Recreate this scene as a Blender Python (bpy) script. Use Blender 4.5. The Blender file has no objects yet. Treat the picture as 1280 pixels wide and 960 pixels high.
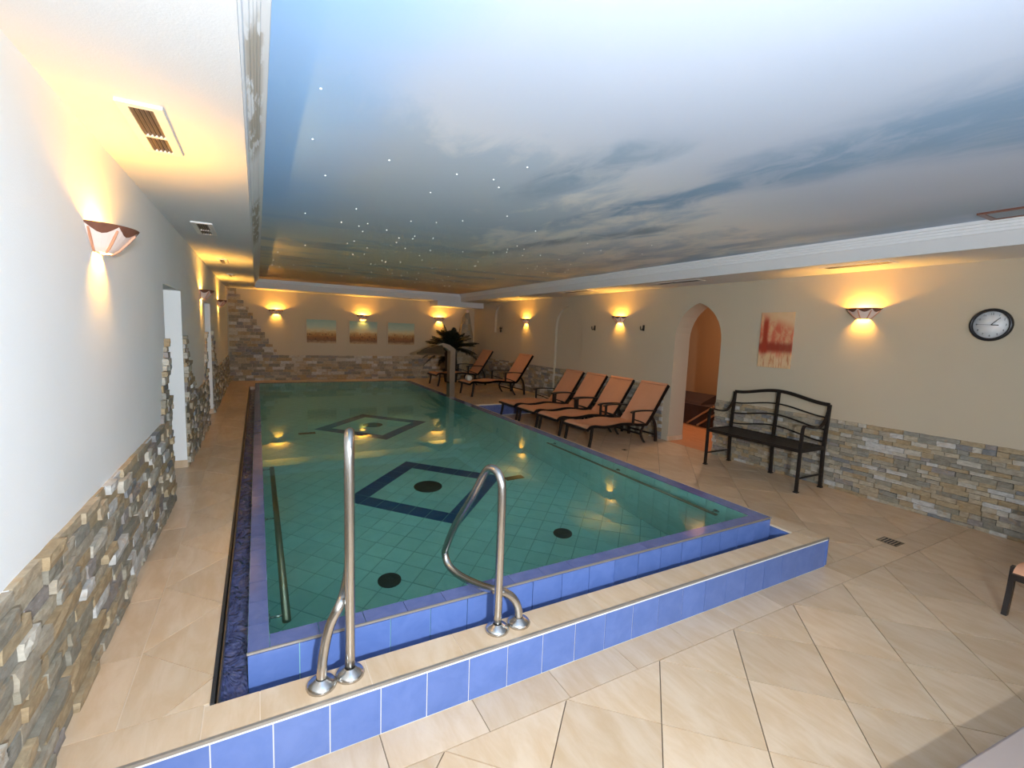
import bpy, bmesh, math, random
from mathutils import Vector, Matrix
random.seed(7)
SC = bpy.context.scene
COL = SC.collection
# ------------------------------------------------------------------ camera
yaw, pitch, roll = .5036, .1108, .0374
fw = Vector((math.sin(yaw), math.cos(yaw), 0)); rt = Vector((math.cos(yaw), -math.sin(yaw), 0)); up = Vector((0, 0, 1))
f2 = fw*math.cos(pitch) - up*math.sin(pitch); u2 = up*math.cos(pitch) + fw*math.sin(pitch)
r3 = rt*math.cos(roll) + u2*math.sin(roll); u3 = u2*math.cos(roll) - rt*math.sin(roll)
CAMPOS = Vector((0, 0, 1.71))
cd = bpy.data.cameras.new('camera'); cam = bpy.data.objects.new('camera', cd); COL.objects.link(cam)
cam.matrix_world = Matrix(((r3.x, u3.x, -f2.x, CAMPOS.x), (r3.y, u3.y, -f2.y, CAMPOS.y), (r3.z, u3.z, -f2.z, CAMPOS.z), (0, 0, 0, 1)))
cd.sensor_width = 36; cd.lens = 36*579.64/1280; cd.clip_start = .02; cd.clip_end = 100
SC.camera = cam
# ------------------------------------------------------------------ light
SC.view_settings.view_transform = 'Standard'; SC.view_settings.look = 'None'
SC.view_settings.gamma = 1; SC.view_settings.use_curve_mapping = False
SC.view_settings.exposure = 1.03
w = bpy.data.worlds.new('world'); SC.world = w; w.use_nodes = True
w.node_tree.nodes['Background'].inputs[0].default_value = (.75, .87, 1, 1)
w.node_tree.nodes['Background'].inputs[1].default_value = .3

def lamp(name, kind, loc, power, color, size=.2, size_y=None, aim=None):
    l = bpy.data.lights.new(name, kind); l.energy = power; l.color = color
    if kind == 'AREA':
        l.size = size
        if size_y: l.shape = 'RECTANGLE'; l.size_y = size_y
    else: l.shadow_soft_size = size
    o = bpy.data.objects.new(name, l); COL.objects.link(o); o.location = loc
    if aim is not None: o.rotation_euler = (Vector(aim) - Vector(loc)).to_track_quat('-Z', 'Y').to_euler()
    return o
lamp('added_fill_light', 'AREA', (2.6, -2.5, 1.55), 16, (.84, .92, 1), 4.6, 1.5, (2.6, 3, 1.6))  # cool fill added behind the camera, in front of the added window
flash = lamp('camera_flash', 'AREA', (.20, -1.0, 1.80), 76, (.86, .93, 1), .16, .10, (.42, .2, 2.05))
flash.data.spread = math.radians(150)
lamp('camera_flash_spill', 'POINT', (.20, -1.06, 1.82), 24, (.86, .93, 1), .06)
WARM = (1, .49, .07)
BULB_STRENGTH = 1050

# ------------------------------------------------------------------ material helpers
class NT:
    def __init__(s, name):
        s.m = bpy.data.materials.new(name); s.m.use_nodes = True; s.t = s.m.node_tree
        s.b = s.t.nodes['Principled BSDF']
    def n(s, kind, **kw):
        x = s.t.nodes.new(kind)
        for k, v in kw.items(): setattr(x, k, v)
        return x
    def l(s, a, b): s.t.links.new(a, b)
    def inp(s, sock, v):
        if hasattr(v, 'is_linked') or isinstance(v, bpy.types.NodeSocket): s.l(v, sock)
        else: sock.default_value = v
    def math(s, op, a, b=0.0, c=None, clamp=False):
        x = s.n('ShaderNodeMath', operation=op); x.use_clamp = clamp
        s.inp(x.inputs[0], a); s.inp(x.inputs[1], b)
        if c is not None: s.inp(x.inputs[2], c)
        return x.outputs[0]
    def step(s, v, a, b):
        x = s.n('ShaderNodeMapRange', interpolation_type='SMOOTHSTEP'); s.inp(x.inputs[0], v)
        x.inputs[1].default_value = a; x.inputs[2].default_value = b
        return x.outputs[0]
    def mix(s, f, a, b, bt='MIX'):
        x = s.n('ShaderNodeMix', data_type='RGBA', blend_type=bt)
        s.inp(x.inputs[0], f)
        for k, v in ((6, a), (7, b)):
            if isinstance(v, tuple): x.inputs[k].default_value = (*v[:3], 1)
            else: s.l(v, x.inputs[k])
        return x.outputs[2]
    def coord(s, kind='Object'): return s.n('ShaderNodeTexCoord').outputs[kind]
    def sep(s, v):
        x = s.n('ShaderNodeSeparateXYZ'); s.l(v, x.inputs[0]); return x.outputs
    def mapping(s, v, scale=(1, 1, 1), loc=(0, 0, 0), rot=(0, 0, 0)):
        x = s.n('ShaderNodeMapping'); s.l(v, x.inputs[0]); x.inputs[1].default_value = loc; x.inputs[2].default_value = rot; x.inputs[3].default_value = scale
        return x.outputs[0]
    def noise(s, v=None, scale=5, detail=4, rough=.55, w=None, dist=0.0):
        x = s.n('ShaderNodeTexNoise')
        if w is not None: x.noise_dimensions = '4D'; s.l(w, x.inputs['W'])
        if v is not None: s.l(v, x.inputs['Vector'])
        x.inputs['Scale'].default_value = scale; x.inputs['Detail'].default_value = detail; x.inputs['Roughness'].default_value = rough
        x.inputs['Distortion'].default_value = dist
        return x.outputs[0]
    def ramp(s, v, stops, const=False):
        x = s.n('ShaderNodeValToRGB'); e = x.color_ramp.elements
        if const: x.color_ramp.interpolation = 'CONSTANT'
        while len(e) < len(stops): e.new(.5)
        for k, (p, c) in enumerate(stops): e[k].position = p; e[k].color = (*c, 1)
        s.l(v, x.inputs[0]); return x.outputs[0]
    def bump(s, h, strength=.3, dist=.01):
        x = s.n('ShaderNodeBump'); x.inputs['Strength'].default_value = strength; x.inputs['Distance'].default_value = dist
        s.l(h, x.inputs['Height']); s.l(x.outputs[0], s.b.inputs['Normal'])
    def done(s, color=None, rough=.5, metal=0.0, spec=None):
        if color is not None: s.inp(s.b.inputs['Base Color'], (*color, 1) if isinstance(color, tuple) else color)
        s.inp(s.b.inputs['Roughness'], rough); s.b.inputs['Metallic'].default_value = metal
        if spec is not None: s.b.inputs['Specular IOR Level'].default_value = spec
        return s.m
def rnd(t): return t.n('ShaderNodeObjectInfo').outputs['Random']

def m_plain(name, col, rough=.5, metal=0.0, vary=.12, scale=12, bump=0.0):
    t = NT(name); v = t.noise(t.coord(), scale, 3)
    c = t.mix(v, tuple(x*(1-vary) for x in col), tuple(min(1, x*(1+vary)) for x in col))
    if bump: t.bump(t.noise(t.coord(), scale*8, 4), bump, .004)
    return t.done(c, rough, metal)
def m_plaster(name, col):
    t = NT(name); v = t.noise(t.coord(), 1.3, 5)
    c = t.mix(v, tuple(x*.95 for x in col), tuple(min(1, x*1.04) for x in col))
    t.bump(t.noise(t.coord(), 160, 3), .25, .003)
    return t.done(c, .85, spec=.25)
def m_tile(name, a, b, rough=.32, tone=.16, streak=True):
    t = NT(name); r = rnd(t); off = t.math('MULTIPLY', r, 40)
    co = t.mapping(t.coord(), (7, 2.2, 2)) if streak else t.mapping(t.coord(), (5, 5, 5))
    v = t.noise(co, 1.6, 5, .6, off, .6)
    c = t.mix(t.step(v, .3, .72), a, b)
    k = t.math('ADD', t.math('MULTIPLY', r, tone), 1 - tone/2)
    hsv = t.n('ShaderNodeHueSaturation'); t.l(c, hsv.inputs['Color']); t.l(k, hsv.inputs['Value'])
    t.bump(v, .05, .003)
    return t.done(hsv.outputs[0], rough)
STONE = [(0, (.30, .27, .21)), (.10, (.47, .36, .22)), (.2, (.52, .44, .32)), (.3, (.33, .31, .26)), (.38, (.45, .33, .19)), (.46, (.58, .53, .44)),
         (.56, (.36, .32, .24)), (.66, (.44, .38, .29)), (.74, (.26, .26, .26)), (.79, (.62, .60, .56)), (.86, (.34, .30, .27)), (.93, (.50, .40, .27))]
def m_stone(name, attr):
    t = NT(name)
    if attr: r = t.n('ShaderNodeAttribute', attribute_name='tone').outputs['Fac']
    else: r = rnd(t)
    base = t.ramp(r, STONE, True)
    g = t.n('ShaderNodeNewGeometry').outputs['Position']
    v = t.noise(t.mapping(g, (12, 12, 24)), 1.6, 6, .65)
    c = t.mix(t.step(v, .32, .7), t.mix(.36, base, (.18, .16, .13), 'MULTIPLY'), base)
    c = t.mix(t.math('MULTIPLY', t.step(t.noise(g, 14, 3), .55, .75), .45), c, (.42, .25, .10))
    t.bump(t.noise(t.mapping(g, (14, 14, 40)), 2.2, 6, .7), .6, .012)
    return t.done(c, .72, spec=.35)
M = {}
M['plaster_left'] = m_plaster('white_plaster', (.84, .84, .82))
M['plaster'] = m_plaster('cream_plaster', (.53, .455, .335))
M['soffit'] = m_plaster('white_soffit_paint', (.69, .69, .69))
M['tile'] = m_tile('beige_stone_tile', (.56, .39, .235), (.65, .50, .35))
M['grout'] = m_plain('brown_grout', (.20, .145, .10), .9)
M['grout_deck'] = m_plain('beige_grout', (.70, .57, .43), .9)
M['grout_light'] = m_plain('pale_grout', (.62, .60, .58), .9)
M['blue'] = m_tile('blue_glazed_tile', (.092, .155, .385), (.115, .18, .43), .18, .10, False)
M['blue_rim'] = m_tile('blue_rim_tile', (.090, .115, .26), (.125, .15, .31), .12, .10, False)
M['poolgrout'] = m_plain('pool_grout', (.24, .50, .47), .8)
M['pooltile'] = m_tile('turquoise_pool_tile', (.40, .72, .69), (.46, .78, .75), .3, .10, False)
M['pooldark'] = m_tile('navy_pool_tile', (.020, .075, .22), (.027, .09, .26), .3, .10, False)
M['stone'] = m_stone('split_stone', False); M['stone_join'] = m_stone('split_stone_far', True)
M['mortar'] = m_plain('stone_bed', (.17, .15, .12), .95)
M['steel'] = m_plain('brushed_steel', (.56, .54, .51), .24, 1.0, .06, 30)
M['steel_dull'] = m_plain('dull_steel', (.31, .25, .19), .38, 1.0, .1, 20)
M['trim'] = m_plain('steel_edge_strip', (.36, .33, .29), .4, .6, .1)
M['black'] = m_plain('black_gutter_profile', (.02, .022, .026), .35)
M['iron'] = m_plain('wrought_iron', (.022, .016, .013), .42, .3, .25, 40)
M['alu'] = m_plain('dark_bronze_frame', (.026, .019, .016), .38, .3, .2, 30)
M['white'] = m_plain('white_lacquer', (.78, .77, .74), .4)
M['vent_dark'] = m_plain('vent_shadow_metal', (.035, .03, .028), .6)
M['vent_slat'] = m_plain('vent_blade_metal', (.30, .24, .19), .4, .5)
M['ceramic'] = m_plain('pale_ceramic', (.78, .62, .55), .45, 0, .06)
M['ceramic_rib'] = m_plain('terracotta_ceramic', (.62, .28, .16), .5, 0, .1)
M['ceramic_dark'] = m_plain('brown_glaze', (.17, .065, .04), .4, 0, .25, 25)
M['clockblack'] = m_plain('black_plastic', (.012, .012, .014), .3)
M['clockface'] = m_plain('white_dial', (.80, .80, .80), .25, 0, .02)
M['print'] = m_plain('black_print', (.03, .03, .03), .6)
M['rock'] = m_stone('rough_rock', True)
M['pot'] = m_plain('dark_pot', (.03, .025, .022), .6)
M['trunk'] = m_plain('palm_trunk', (.06, .04, .025), .9, 0, .4, 20)
M['leaf'] = m_plain('palm_leaf', (.009, .015, .007), .5, 0, .4, 4)
M['wood'] = m_plain('dark_wood', (.045, .026, .024), .5, 0, .35, 6)
M['woodpale'] = m_plain('pale_wood', (.36, .22, .12), .5, 0, .2, 8)
M['hatch'] = m_plain('slate_blue_paint', (.30, .36, .42), .7)
M['pad'] = m_plain('pinkish_upholstery', (.38, .30, .26), .7, 0, .05, 6)
M['towel'] = m_plain('pale_towel', (.62, .58, .50), .95, 0, .08, 30, .4)
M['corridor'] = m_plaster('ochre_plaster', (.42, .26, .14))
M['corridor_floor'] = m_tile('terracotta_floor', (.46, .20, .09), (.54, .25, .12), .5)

def m_fabric():
    t = NT('terracotta_sling_fabric'); co = t.coord()
    wv = t.n('ShaderNodeTexWave', wave_type='BANDS', bands_direction='Y'); t.l(co, wv.inputs['Vector']); wv.inputs['Scale'].default_value = 60
    v = t.noise(co, 3, 3)
    c = t.mix(v, (.66, .31, .17), (.74, .37, .21)); c = t.mix(t.math('MULTIPLY', wv.outputs[0], .18), c, (.45, .18, .09))
    t.bump(wv.outputs[0], .2, .002); return t.done(c, .75)
M['fabric'] = m_fabric()
def m_gutter():
    t = NT('wet_blue_mosaic'); co = t.coord()
    v = t.noise(t.mapping(co, (1, .5, 1)), 11, 3, .6, dist=1.2); ck = t.n('ShaderNodeTexVoronoi'); t.l(co, ck.inputs['Vector']); ck.inputs['Scale'].default_value = 38
    c = t.mix(ck.outputs['Distance'], (.035, .048, .13), (.09, .105, .23)); t.bump(v, 1.0, .05)
    return t.done(c, .08)
M['gutter'] = m_gutter()
def m_water():
    t = NT('pool_water'); g = t.n('ShaderNodeBsdfGlass'); g.inputs['IOR'].default_value = 1.333; g.inputs['Roughness'].default_value = 0
    g.inputs['Color'].default_value = (.74, .95, .91, 1)
    b = t.n('ShaderNodeBump'); b.inputs['Strength'].default_value = .012; b.inputs['Distance'].default_value = .01
    t.l(t.noise(t.mapping(t.coord(), (1, .6, 1)), 2.2, 2), b.inputs['Height']); t.l(b.outputs[0], g.inputs['Normal'])
    t.l(g.outputs[0], t.t.nodes['Material Output'].inputs[0]); return t.m
M['water'] = m_water()
def m_emit(name, col, s):
    t = NT(name); e = t.n('ShaderNodeEmission'); e.inputs[0].default_value = (*col, 1); e.inputs[1].default_value = s
    t.l(e.outputs[0], t.t.nodes['Material Output'].inputs[0]); return t.m
M['bulb'] = m_emit('lamp_bulb', WARM, BULB_STRENGTH)
M['star'] = m_emit('fibre_star', (1, 1, .95), 1.6)
def m_glass():
    t = NT('added_window_glass'); t.b.inputs['Transmission Weight'].default_value = 1; return t.done((.95, .98, 1), .02)
M['glass'] = m_glass()
def m_mural():
    t = NT('painted_sky_mural'); co = t.coord(); x, y, z = t.sep(co)
    n1 = t.noise(t.mapping(co, (1.25, .42, 1), rot=(0, 0, .12)), 1.5, 6, .55, dist=.5)
    n2 = t.noise(t.mapping(co, (.9, .9, 1), (3, 1, 0)), .8, 4, .5)
    base = t.mix(n2, (.49, .58, .73), (.58, .64, .755))
    mid = t.step(y, 1.7, 3.4)
    base = t.mix(mid, base, t.mix(n2, (.84, .86, .88), (.90, .89, .87)))
    # slate clouds, thickest over the left half
    lf = t.math('SUBTRACT', 1.0, t.step(x, .9, 2.9))
    field = t.math('ADD', t.math('MULTIPLY', t.step(y, 1.7, 3.6), .20), t.math('MULTIPLY', t.math('MULTIPLY', lf, t.step(y, 1.6, 3.0)), .26))
    n3 = t.noise(t.mapping(co, (1.6, .8, 1), (1, 7, 0), rot=(0, 0, .5)), 2.6, 5, .6, dist=.8)
    k = t.step(t.math('ADD', t.math('ADD', t.math('MULTIPLY', n1, .6), t.math('MULTIPLY', n3, .4)), field), .62, .80)
    c = t.mix(t.math('MULTIPLY', k, .85), base, (.47, .58, .71))
    # painted blue cloud bars: a long one over the pool and two shorter ones
    def streak(c, slope, x0, wob, w0, w1, ya, yb, yc, yd, amount, col):
        ctr = t.math('ADD', x0, t.math('MULTIPLY', t.math('SUBTRACT', n1, .5), wob))
        d = t.math('ABSOLUTE', t.math('SUBTRACT', t.math('ADD', x, t.math('MULTIPLY', y, slope)), ctr))
        w = t.math('ADD', w0, t.math('MULTIPLY', t.step(y, .8, 2.6), w1 - w0))
        m = t.math('SUBTRACT', 1.0, t.math('DIVIDE', d, w), clamp=True)
        m = t.math('MULTIPLY', t.step(m, 0.0, .8), t.math('MULTIPLY', t.step(y, ya, yb), t.math('SUBTRACT', 1.0, t.step(y, yc, yd))))
        m = t.math('MULTIPLY', m, t.math('ADD', .45, t.math('MULTIPLY', t.step(n3, .35, .62), .55)))
        return t.mix(t.math('MULTIPLY', m, amount), c, col)
    c = streak(c, .16, 3.15, .7, .75, .22, -2, -1, 2.8, 4.6, .95, (.26, .40, .58))
    c = streak(c, .05, 1.98, .5, .22, .24, 1.7, 2.1, 2.9, 3.6, .85, (.32, .44, .58))
    c = streak(c, .30, 4.45, .6, .2, .24, 2.9, 3.6, 5.6, 6.8, .8, (.28, .36, .46))
    s2 = t.math('MULTIPLY', t.step(x, 4.05, 4.9), .75)
    c = t.mix(t.math('MULTIPLY', s2, t.step(n1, .3, .6)), c, (.34, .46, .60))
    # bright blue at the left edge
    s3 = t.math('MULTIPLY', t.math('SUBTRACT', 1.0, t.step(t.math('ADD', x, t.math('MULTIPLY', n2, .8)), .5, 1.25)), t.math('SUBTRACT', 1.0, t.step(y, 3.5, 9)))
    c = t.mix(t.math('MULTIPLY', s3, .8), c, (.30, .55, .92))
    # olive and sunset tones with thin dark cloud bars towards the far end
    far = t.step(y, 4.2, 7.5)
    bars = t.step(t.noise(t.mapping(co, (.55, 1.5, 1), (0, 4, 0), rot=(0, 0, .35)), 1.3, 5, .5), .5, .66)
    c = t.mix(t.math('MULTIPLY', far, .85), c, t.mix(bars, (.90, .82, .63), (.56, .60, .59)))
    c = t.mix(t.math('MULTIPLY', t.step(t.math('ADD', y, t.math('MULTIPLY', n2, 3)), 10.5, 13), .6), c, (.62, .36, .17))
    t.bump(t.noise(co, 120, 3), .1, .002)
    return t.done(c, .8, spec=.2)
M['mural'] = m_mural()
def m_moulding():
    t = NT('white_moulding_peeling'); co = t.coord(); x, y, z = t.sep(co)
    a = t.math('MULTIPLY', t.step(y, 1.75, 1.95), t.math('SUBTRACT', 1.0, t.step(y, 3.0, 3.4)))
    b = t.math('MULTIPLY', t.step(y, 4.3, 4.6), t.math('SUBTRACT', 1.0, t.step(y, 6.2, 6.9)))
    mk = t.math('MULTIPLY', t.math('ADD', a, b), t.math('SUBTRACT', 1.0, t.step(t.math('ABSOLUTE', t.math('SUBTRACT', x, .01)),   .015, .042)))
    mk = t.math('MULTIPLY', mk, t.step(t.noise(t.mapping(co, (30, 5, 10)), 1, 5), .40, .50))
    return t.done(t.mix(mk, (.78, .79, .80), (.46, .42, .36)), .6)
M['moulding'] = m_moulding()
def m_beach(name, seed):
    t = NT(name); g = t.coord('Generated'); x, y, z = t.sep(g)
    n = t.noise(t.mapping(g, (3, 1, 7), (seed, 0, seed)), 1.5, 6, .65); v = t.math('ADD', z, t.math('MULTIPLY', t.math('SUBTRACT', n, .5), .35))
    c = t.ramp(v, [(.0, (.52, .40, .24)), (.14, (.22, .12, .06)), (.30, (.36, .16, .06)), (.42, (.52, .32, .12)), (.55, (.66, .58, .34)), (.72, (.45, .58, .48)), (1.0, (.30, .46, .42))])
    c = t.mix(t.math('MULTIPLY', t.step(t.noise(t.mapping(g, (9, 1, 6), (seed*2, 0, 0)), 1.6, 4), .55, .66), t.math('MULTIPLY', t.step(z, .12, .2), t.math('SUBTRACT', 1.0, t.step(z, .4, .52)))), c, (.07, .05, .03))
    return t.done(c, .7)
def m_red():
    t = NT('red_abstract_paint'); g = t.coord('Generated'); x, y, z = t.sep(g)
    u = t.math('SUBTRACT', 1.0, y)      # left to right as seen from the pool
    n = t.noise(t.mapping(g, (1, 14, 3)), 1.4, 6, .65); n2 = t.noise(g, 4, 5, .6)
    c = t.mix(n2, (.62, .40, .18), (.72, .52, .34))
    body = t.math('MULTIPLY', t.step(t.math('ADD', z, t.math('MULTIPLY', n2, .3)), .32, .5), t.math('SUBTRACT', 1.0, t.step(t.math('ADD', z, t.math('MULTIPLY', u, .25)), .85, 1.1)))
    c = t.mix(t.math('MULTIPLY', body, t.step(n2, .25, .6)), c, (.60, .13, .06))
    band = t.math('SUBTRACT', 1.0, t.step(t.math('ABSOLUTE', t.math('SUBTRACT', z, t.math('ADD', .33, t.math('MULTIPLY', n2, .08)))), .03, .14))
    c = t.mix(t.math('MULTIPLY', band, .9), c, (.28, .03, .012))
    left = t.math('MULTIPLY', t.math('SUBTRACT', 1.0, t.step(t.math('ABSOLUTE', t.math('SUBTRACT', u, .17)), .03, .13)), t.math('MULTIPLY', t.step(z, .18, .3), t.math('SUBTRACT', 1.0, t.step(z, .8, .95))))
    c = t.mix(left, c, (.36, .04, .015))
    drip = t.math('MULTIPLY', t.step(n, .52, .62), t.math('SUBTRACT', 1.0, t.step(z, .25, .36)))
    c = t.mix(t.math('MULTIPLY', drip, .8), c, (.50, .14, .05))
    return t.done(c, .6)

# ------------------------------------------------------------------ mesh helpers
def link(name, bm, mat, parent=None, loc=None, smooth=False):
    me = bpy.data.meshes.new(name)
    bmesh.ops.recalc_face_normals(bm, faces=bm.faces)
    if smooth:
        for f in bm.faces: f.smooth = True
    bm.to_mesh(me); bm.free()
    for m in (mat if isinstance(mat, (list, tuple)) else [mat]): me.materials.append(m)
    o = bpy.data.objects.new(name, me); COL.objects.link(o)
    if parent is not None: o.parent = parent
    if loc is not None: o.location = loc
    return o
def empty(name, loc=(0, 0, 0), rz=0.0):
    o = bpy.data.objects.new(name, None); COL.objects.link(o); o.location = loc; o.rotation_euler = (0, 0, rz); o.empty_display_size = .1
    return o
def tag(o, label=None, cat=None, group=None, kind=None):
    for k, v in (('label', label), ('category', cat), ('group', group), ('kind', kind)):
        if v: o[k] = v
    return o
def box(bm, x0, x1, y0, y1, z0, z1, mi=0):
    v = [bm.verts.new(p) for p in ((x0, y0, z0), (x1, y0, z0), (x1, y1, z0), (x0, y1, z0), (x0, y0, z1), (x1, y0, z1), (x1, y1, z1), (x0, y1, z1))]
    for f in ((0, 3, 2, 1), (4, 5, 6, 7), (0, 1, 5, 4), (1, 2, 6, 5), (2, 3, 7, 6), (3, 0, 4, 7)):
        fc = bm.faces.new([v[i] for i in f]); fc.material_index = mi
    return v
def boxes(*bs):
    bm = bmesh.new()
    for b in bs: box(bm, *b)
    return bm
def prism(bm, pts, axis, a, b, mi=0):
    """polygon pts in the two other axes, extruded from a to b along axis"""
    def P(p, t):
        return {0: (t, p[0], p[1]), 1: (p[0], t, p[1]), 2: (p[0], p[1], t)}[axis]
    lo = [bm.verts.new(P(p, a)) for p in pts]; hi = [bm.verts.new(P(p, b)) for p in pts]
    n = len(pts)
    fs = [bm.faces.new(lo), bm.faces.new(hi[::-1])]
    for i in range(n): fs.append(bm.faces.new((lo[i], hi[i], hi[(i+1) % n], lo[(i+1) % n])))
    for f in fs: f.material_index = mi
def tube(bm, pts, r, n=8, cap=True):
    pts = [Vector(p) for p in pts]; rings = []
    rr = r if isinstance(r, (list, tuple)) else [r]*len(pts)
    prev = None
    for i, p in enumerate(pts):
        d = (pts[min(i+1, len(pts)-1)] - pts[max(i-1, 0)]).normalized()
        if prev is None:
            a = d.orthogonal().normalized()
        else:
            a = (prev - d*prev.dot(d)).normalized()
        prev = a; b = d.cross(a)
        rings.append([bm.verts.new(p + (a*math.cos(2*math.pi*k/n) + b*math.sin(2*math.pi*k/n))*rr[i]) for k in range(n)])
    for i in range(len(rings)-1):
        for k in range(n):
            bm.faces.new((rings[i][k], rings[i][(k+1) % n], rings[i+1][(k+1) % n], rings[i+1][k]))
    if cap: bm.faces.new(rings[0][::-1]); bm.faces.new(rings[-1])
def bar(bm, pts, wv, hv):
    """rectangular bar swept along pts; wv = half width vector, hv = half height vector"""
    wv = Vector(wv); hv = Vector(hv); rings = []
    for p in pts:
        p = Vector(p); rings.append([bm.verts.new(p + s*wv + t*hv) for s, t in ((-1, -1), (1, -1), (1, 1), (-1, 1))])
    for a, b in zip(rings, rings[1:]):
        for k in range(4): bm.faces.new((a[k], a[(k+1) % 4], b[(k+1) % 4], b[k]))
    bm.faces.new(rings[0][::-1]); bm.faces.new(rings[-1])
def lathe(bm, prof, n=20, c=(0, 0, 0), a0=0.0, a1=2*math.pi):
    full = abs(a1-a0-2*math.pi) < 1e-6; m = n if full else n+1
    rings = [[bm.verts.new((c[0]+r*math.cos(a0+(a1-a0)*k/n), c[1]+r*math.sin(a0+(a1-a0)*k/n), c[2]+z)) for k in range(m)] for r, z in prof]
    for A, B in zip(rings, rings[1:]):
        for k in range(n):
            bm.faces.new((A[k], A[(k+1) % m], B[(k+1) % m], B[k]))
    return rings
def smooth_path(pts, n=6):
    """Catmull-Rom through pts"""
    P = [Vector(p) for p in pts]; P = [2*P[0]-P[1]] + P + [2*P[-1]-P[-2]]; out = []
    for i in range(1, len(P)-2):
        a, b, c, d = P[i-1:i+3]
        for k in range(n):
            t = k/n; out.append(.5*((2*b) + (c-a)*t + (2*a-5*b+4*c-d)*t*t + (3*b-a-3*c+d)*t**3))
    return out + [P[-2]]
def tube_obj(name, pts, r, mat, parent=None, n=10, loc=None):
    bm = bmesh.new(); tube(bm, pts, r, n); return link(name, bm, mat, parent, loc, True)

def clip(poly, rect):
    x0, x1, y0, y1 = rect
    for ax, lim, sg in ((0, x0, 1), (0, x1, -1), (1, y0, 1), (1, y1, -1)):
        out = []
        for i, p in enumerate(poly):
            q = poly[(i+1) % len(poly)]; dp = (p[ax]-lim)*sg; dq = (q[ax]-lim)*sg
            if dp >= 0: out.append(p)
            if dp*dq < 0:
                t = dp/(dp-dq); out.append((p[0]+(q[0]-p[0])*t, p[1]+(q[1]-p[1])*t))
        poly = out
        if len(poly) < 3: return None
    cl = [poly[0]]
    for p in poly[1:]:
        if abs(p[0]-cl[-1][0])+abs(p[1]-cl[-1][1]) > 1e-4: cl.append(p)
    if len(cl) < 3: return None
    ar = sum(cl[i][0]*cl[(i+1) % len(cl)][1]-cl[(i+1) % len(cl)][0]*cl[i][1] for i in range(len(cl)))/2
    return cl if abs(ar) > 4e-4 else None
def diag(rect, pitch, ax, ay):
    """45-degree square tiles clipped to rect, a grid node at (ax, ay)"""
    s = pitch/math.sqrt(2); out = []; n = int((max(rect[1]-rect[0], rect[3]-rect[2]) + abs(ax) + abs(ay) + 20)/s/2) + 2
    for i in range(-n, n):
        for j in range(-n, n):
            cx = ax + s*(i+j+1); cy = ay + s*(i-j)
            if cx < rect[0]-s or cx > rect[1]+s or cy < rect[2]-s or cy > rect[3]+s: continue
            p = clip([(cx-s, cy), (cx, cy-s), (cx+s, cy), (cx, cy+s)], rect)
            if p: out.append(p)
    return out
def grid(rect, px, py, ox=None, oy=None):
    ox = rect[0] if ox is None else ox; oy = rect[2] if oy is None else oy
    out = []
    for i in range(math.floor((rect[0]-ox)/px), math.ceil((rect[1]-ox)/px)):
        for j in range(math.floor((rect[2]-oy)/py), math.ceil((rect[3]-oy)/py)):
            p = clip([(ox+i*px, oy+j*py), (ox+(i+1)*px, oy+j*py), (ox+(i+1)*px, oy+(j+1)*py), (ox+i*px, oy+(j+1)*py)], rect)
            if p: out.append(p)
    return out
def inset(poly, g):
    cx = sum(p[0] for p in poly)/len(poly); cy = sum(p[1] for p in poly)/len(poly)
    a = sum(poly[i][0]*poly[(i+1) % len(poly)][1]-poly[(i+1) % len(poly)][0]*poly[i][1] for i in range(len(poly)))
    if a < 0: poly = poly[::-1]
    n = len(poly); L = []
    for i in range(n):
        p = Vector(poly[i]); q = Vector(poly[(i+1) % n]); d = (q-p).normalized(); nn = Vector((-d.y, d.x)); L.append((p+nn*g, d))
    out = []
    for i in range(n):
        (p, d), (q, e) = L[i-1], L[i]; cr = d.x*e.y-d.y*e.x
        if abs(cr) < 1e-6: out.append(tuple(q)); continue
        t = ((q.x-p.x)*e.y-(q.y-p.y)*e.x)/cr; out.append((p.x+d.x*t, p.y+d.y*t))
    return out
_cache = {}
def tile_obj(poly, plane, lev, thick, gap, mat, parent, name='tile'):
    """one tile: poly in the plane's 2 axes; plane 'z+', 'y-', 'x-' = outward direction; lev = outer face level"""
    g = inset(poly, gap/2); cx = sum(p[0] for p in g)/len(g); cy = sum(p[1] for p in g)/len(g)
    key = (plane, thick, mat.name, name, tuple((round(p[0]-cx, 3), round(p[1]-cy, 3)) for p in g))
    if key not in _cache:
        bm = bmesh.new(); ax = {'z+': 2, 'y-': 1, 'x-': 0}[plane]; sg = {'z+': -1, 'y-': 1, 'x-': 1}[plane]
        prism(bm, [(p[0]-cx, p[1]-cy) for p in g], ax, 0, sg*thick)
        me = bpy.data.meshes.new(name); bmesh.ops.recalc_face_normals(bm, faces=bm.faces); bm.to_mesh(me); bm.free(); me.materials.append(mat); _cache[key] = me
    o = bpy.data.objects.new(name, _cache[key]); COL.objects.link(o); o.parent = parent
    o.location = {'z+': (cx, cy, lev), 'y-': (cx, lev, cy), 'x-': (lev, cx, cy)}[plane]
    return o
def dist(p): return (Vector(p)-CAMPOS).length
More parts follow.
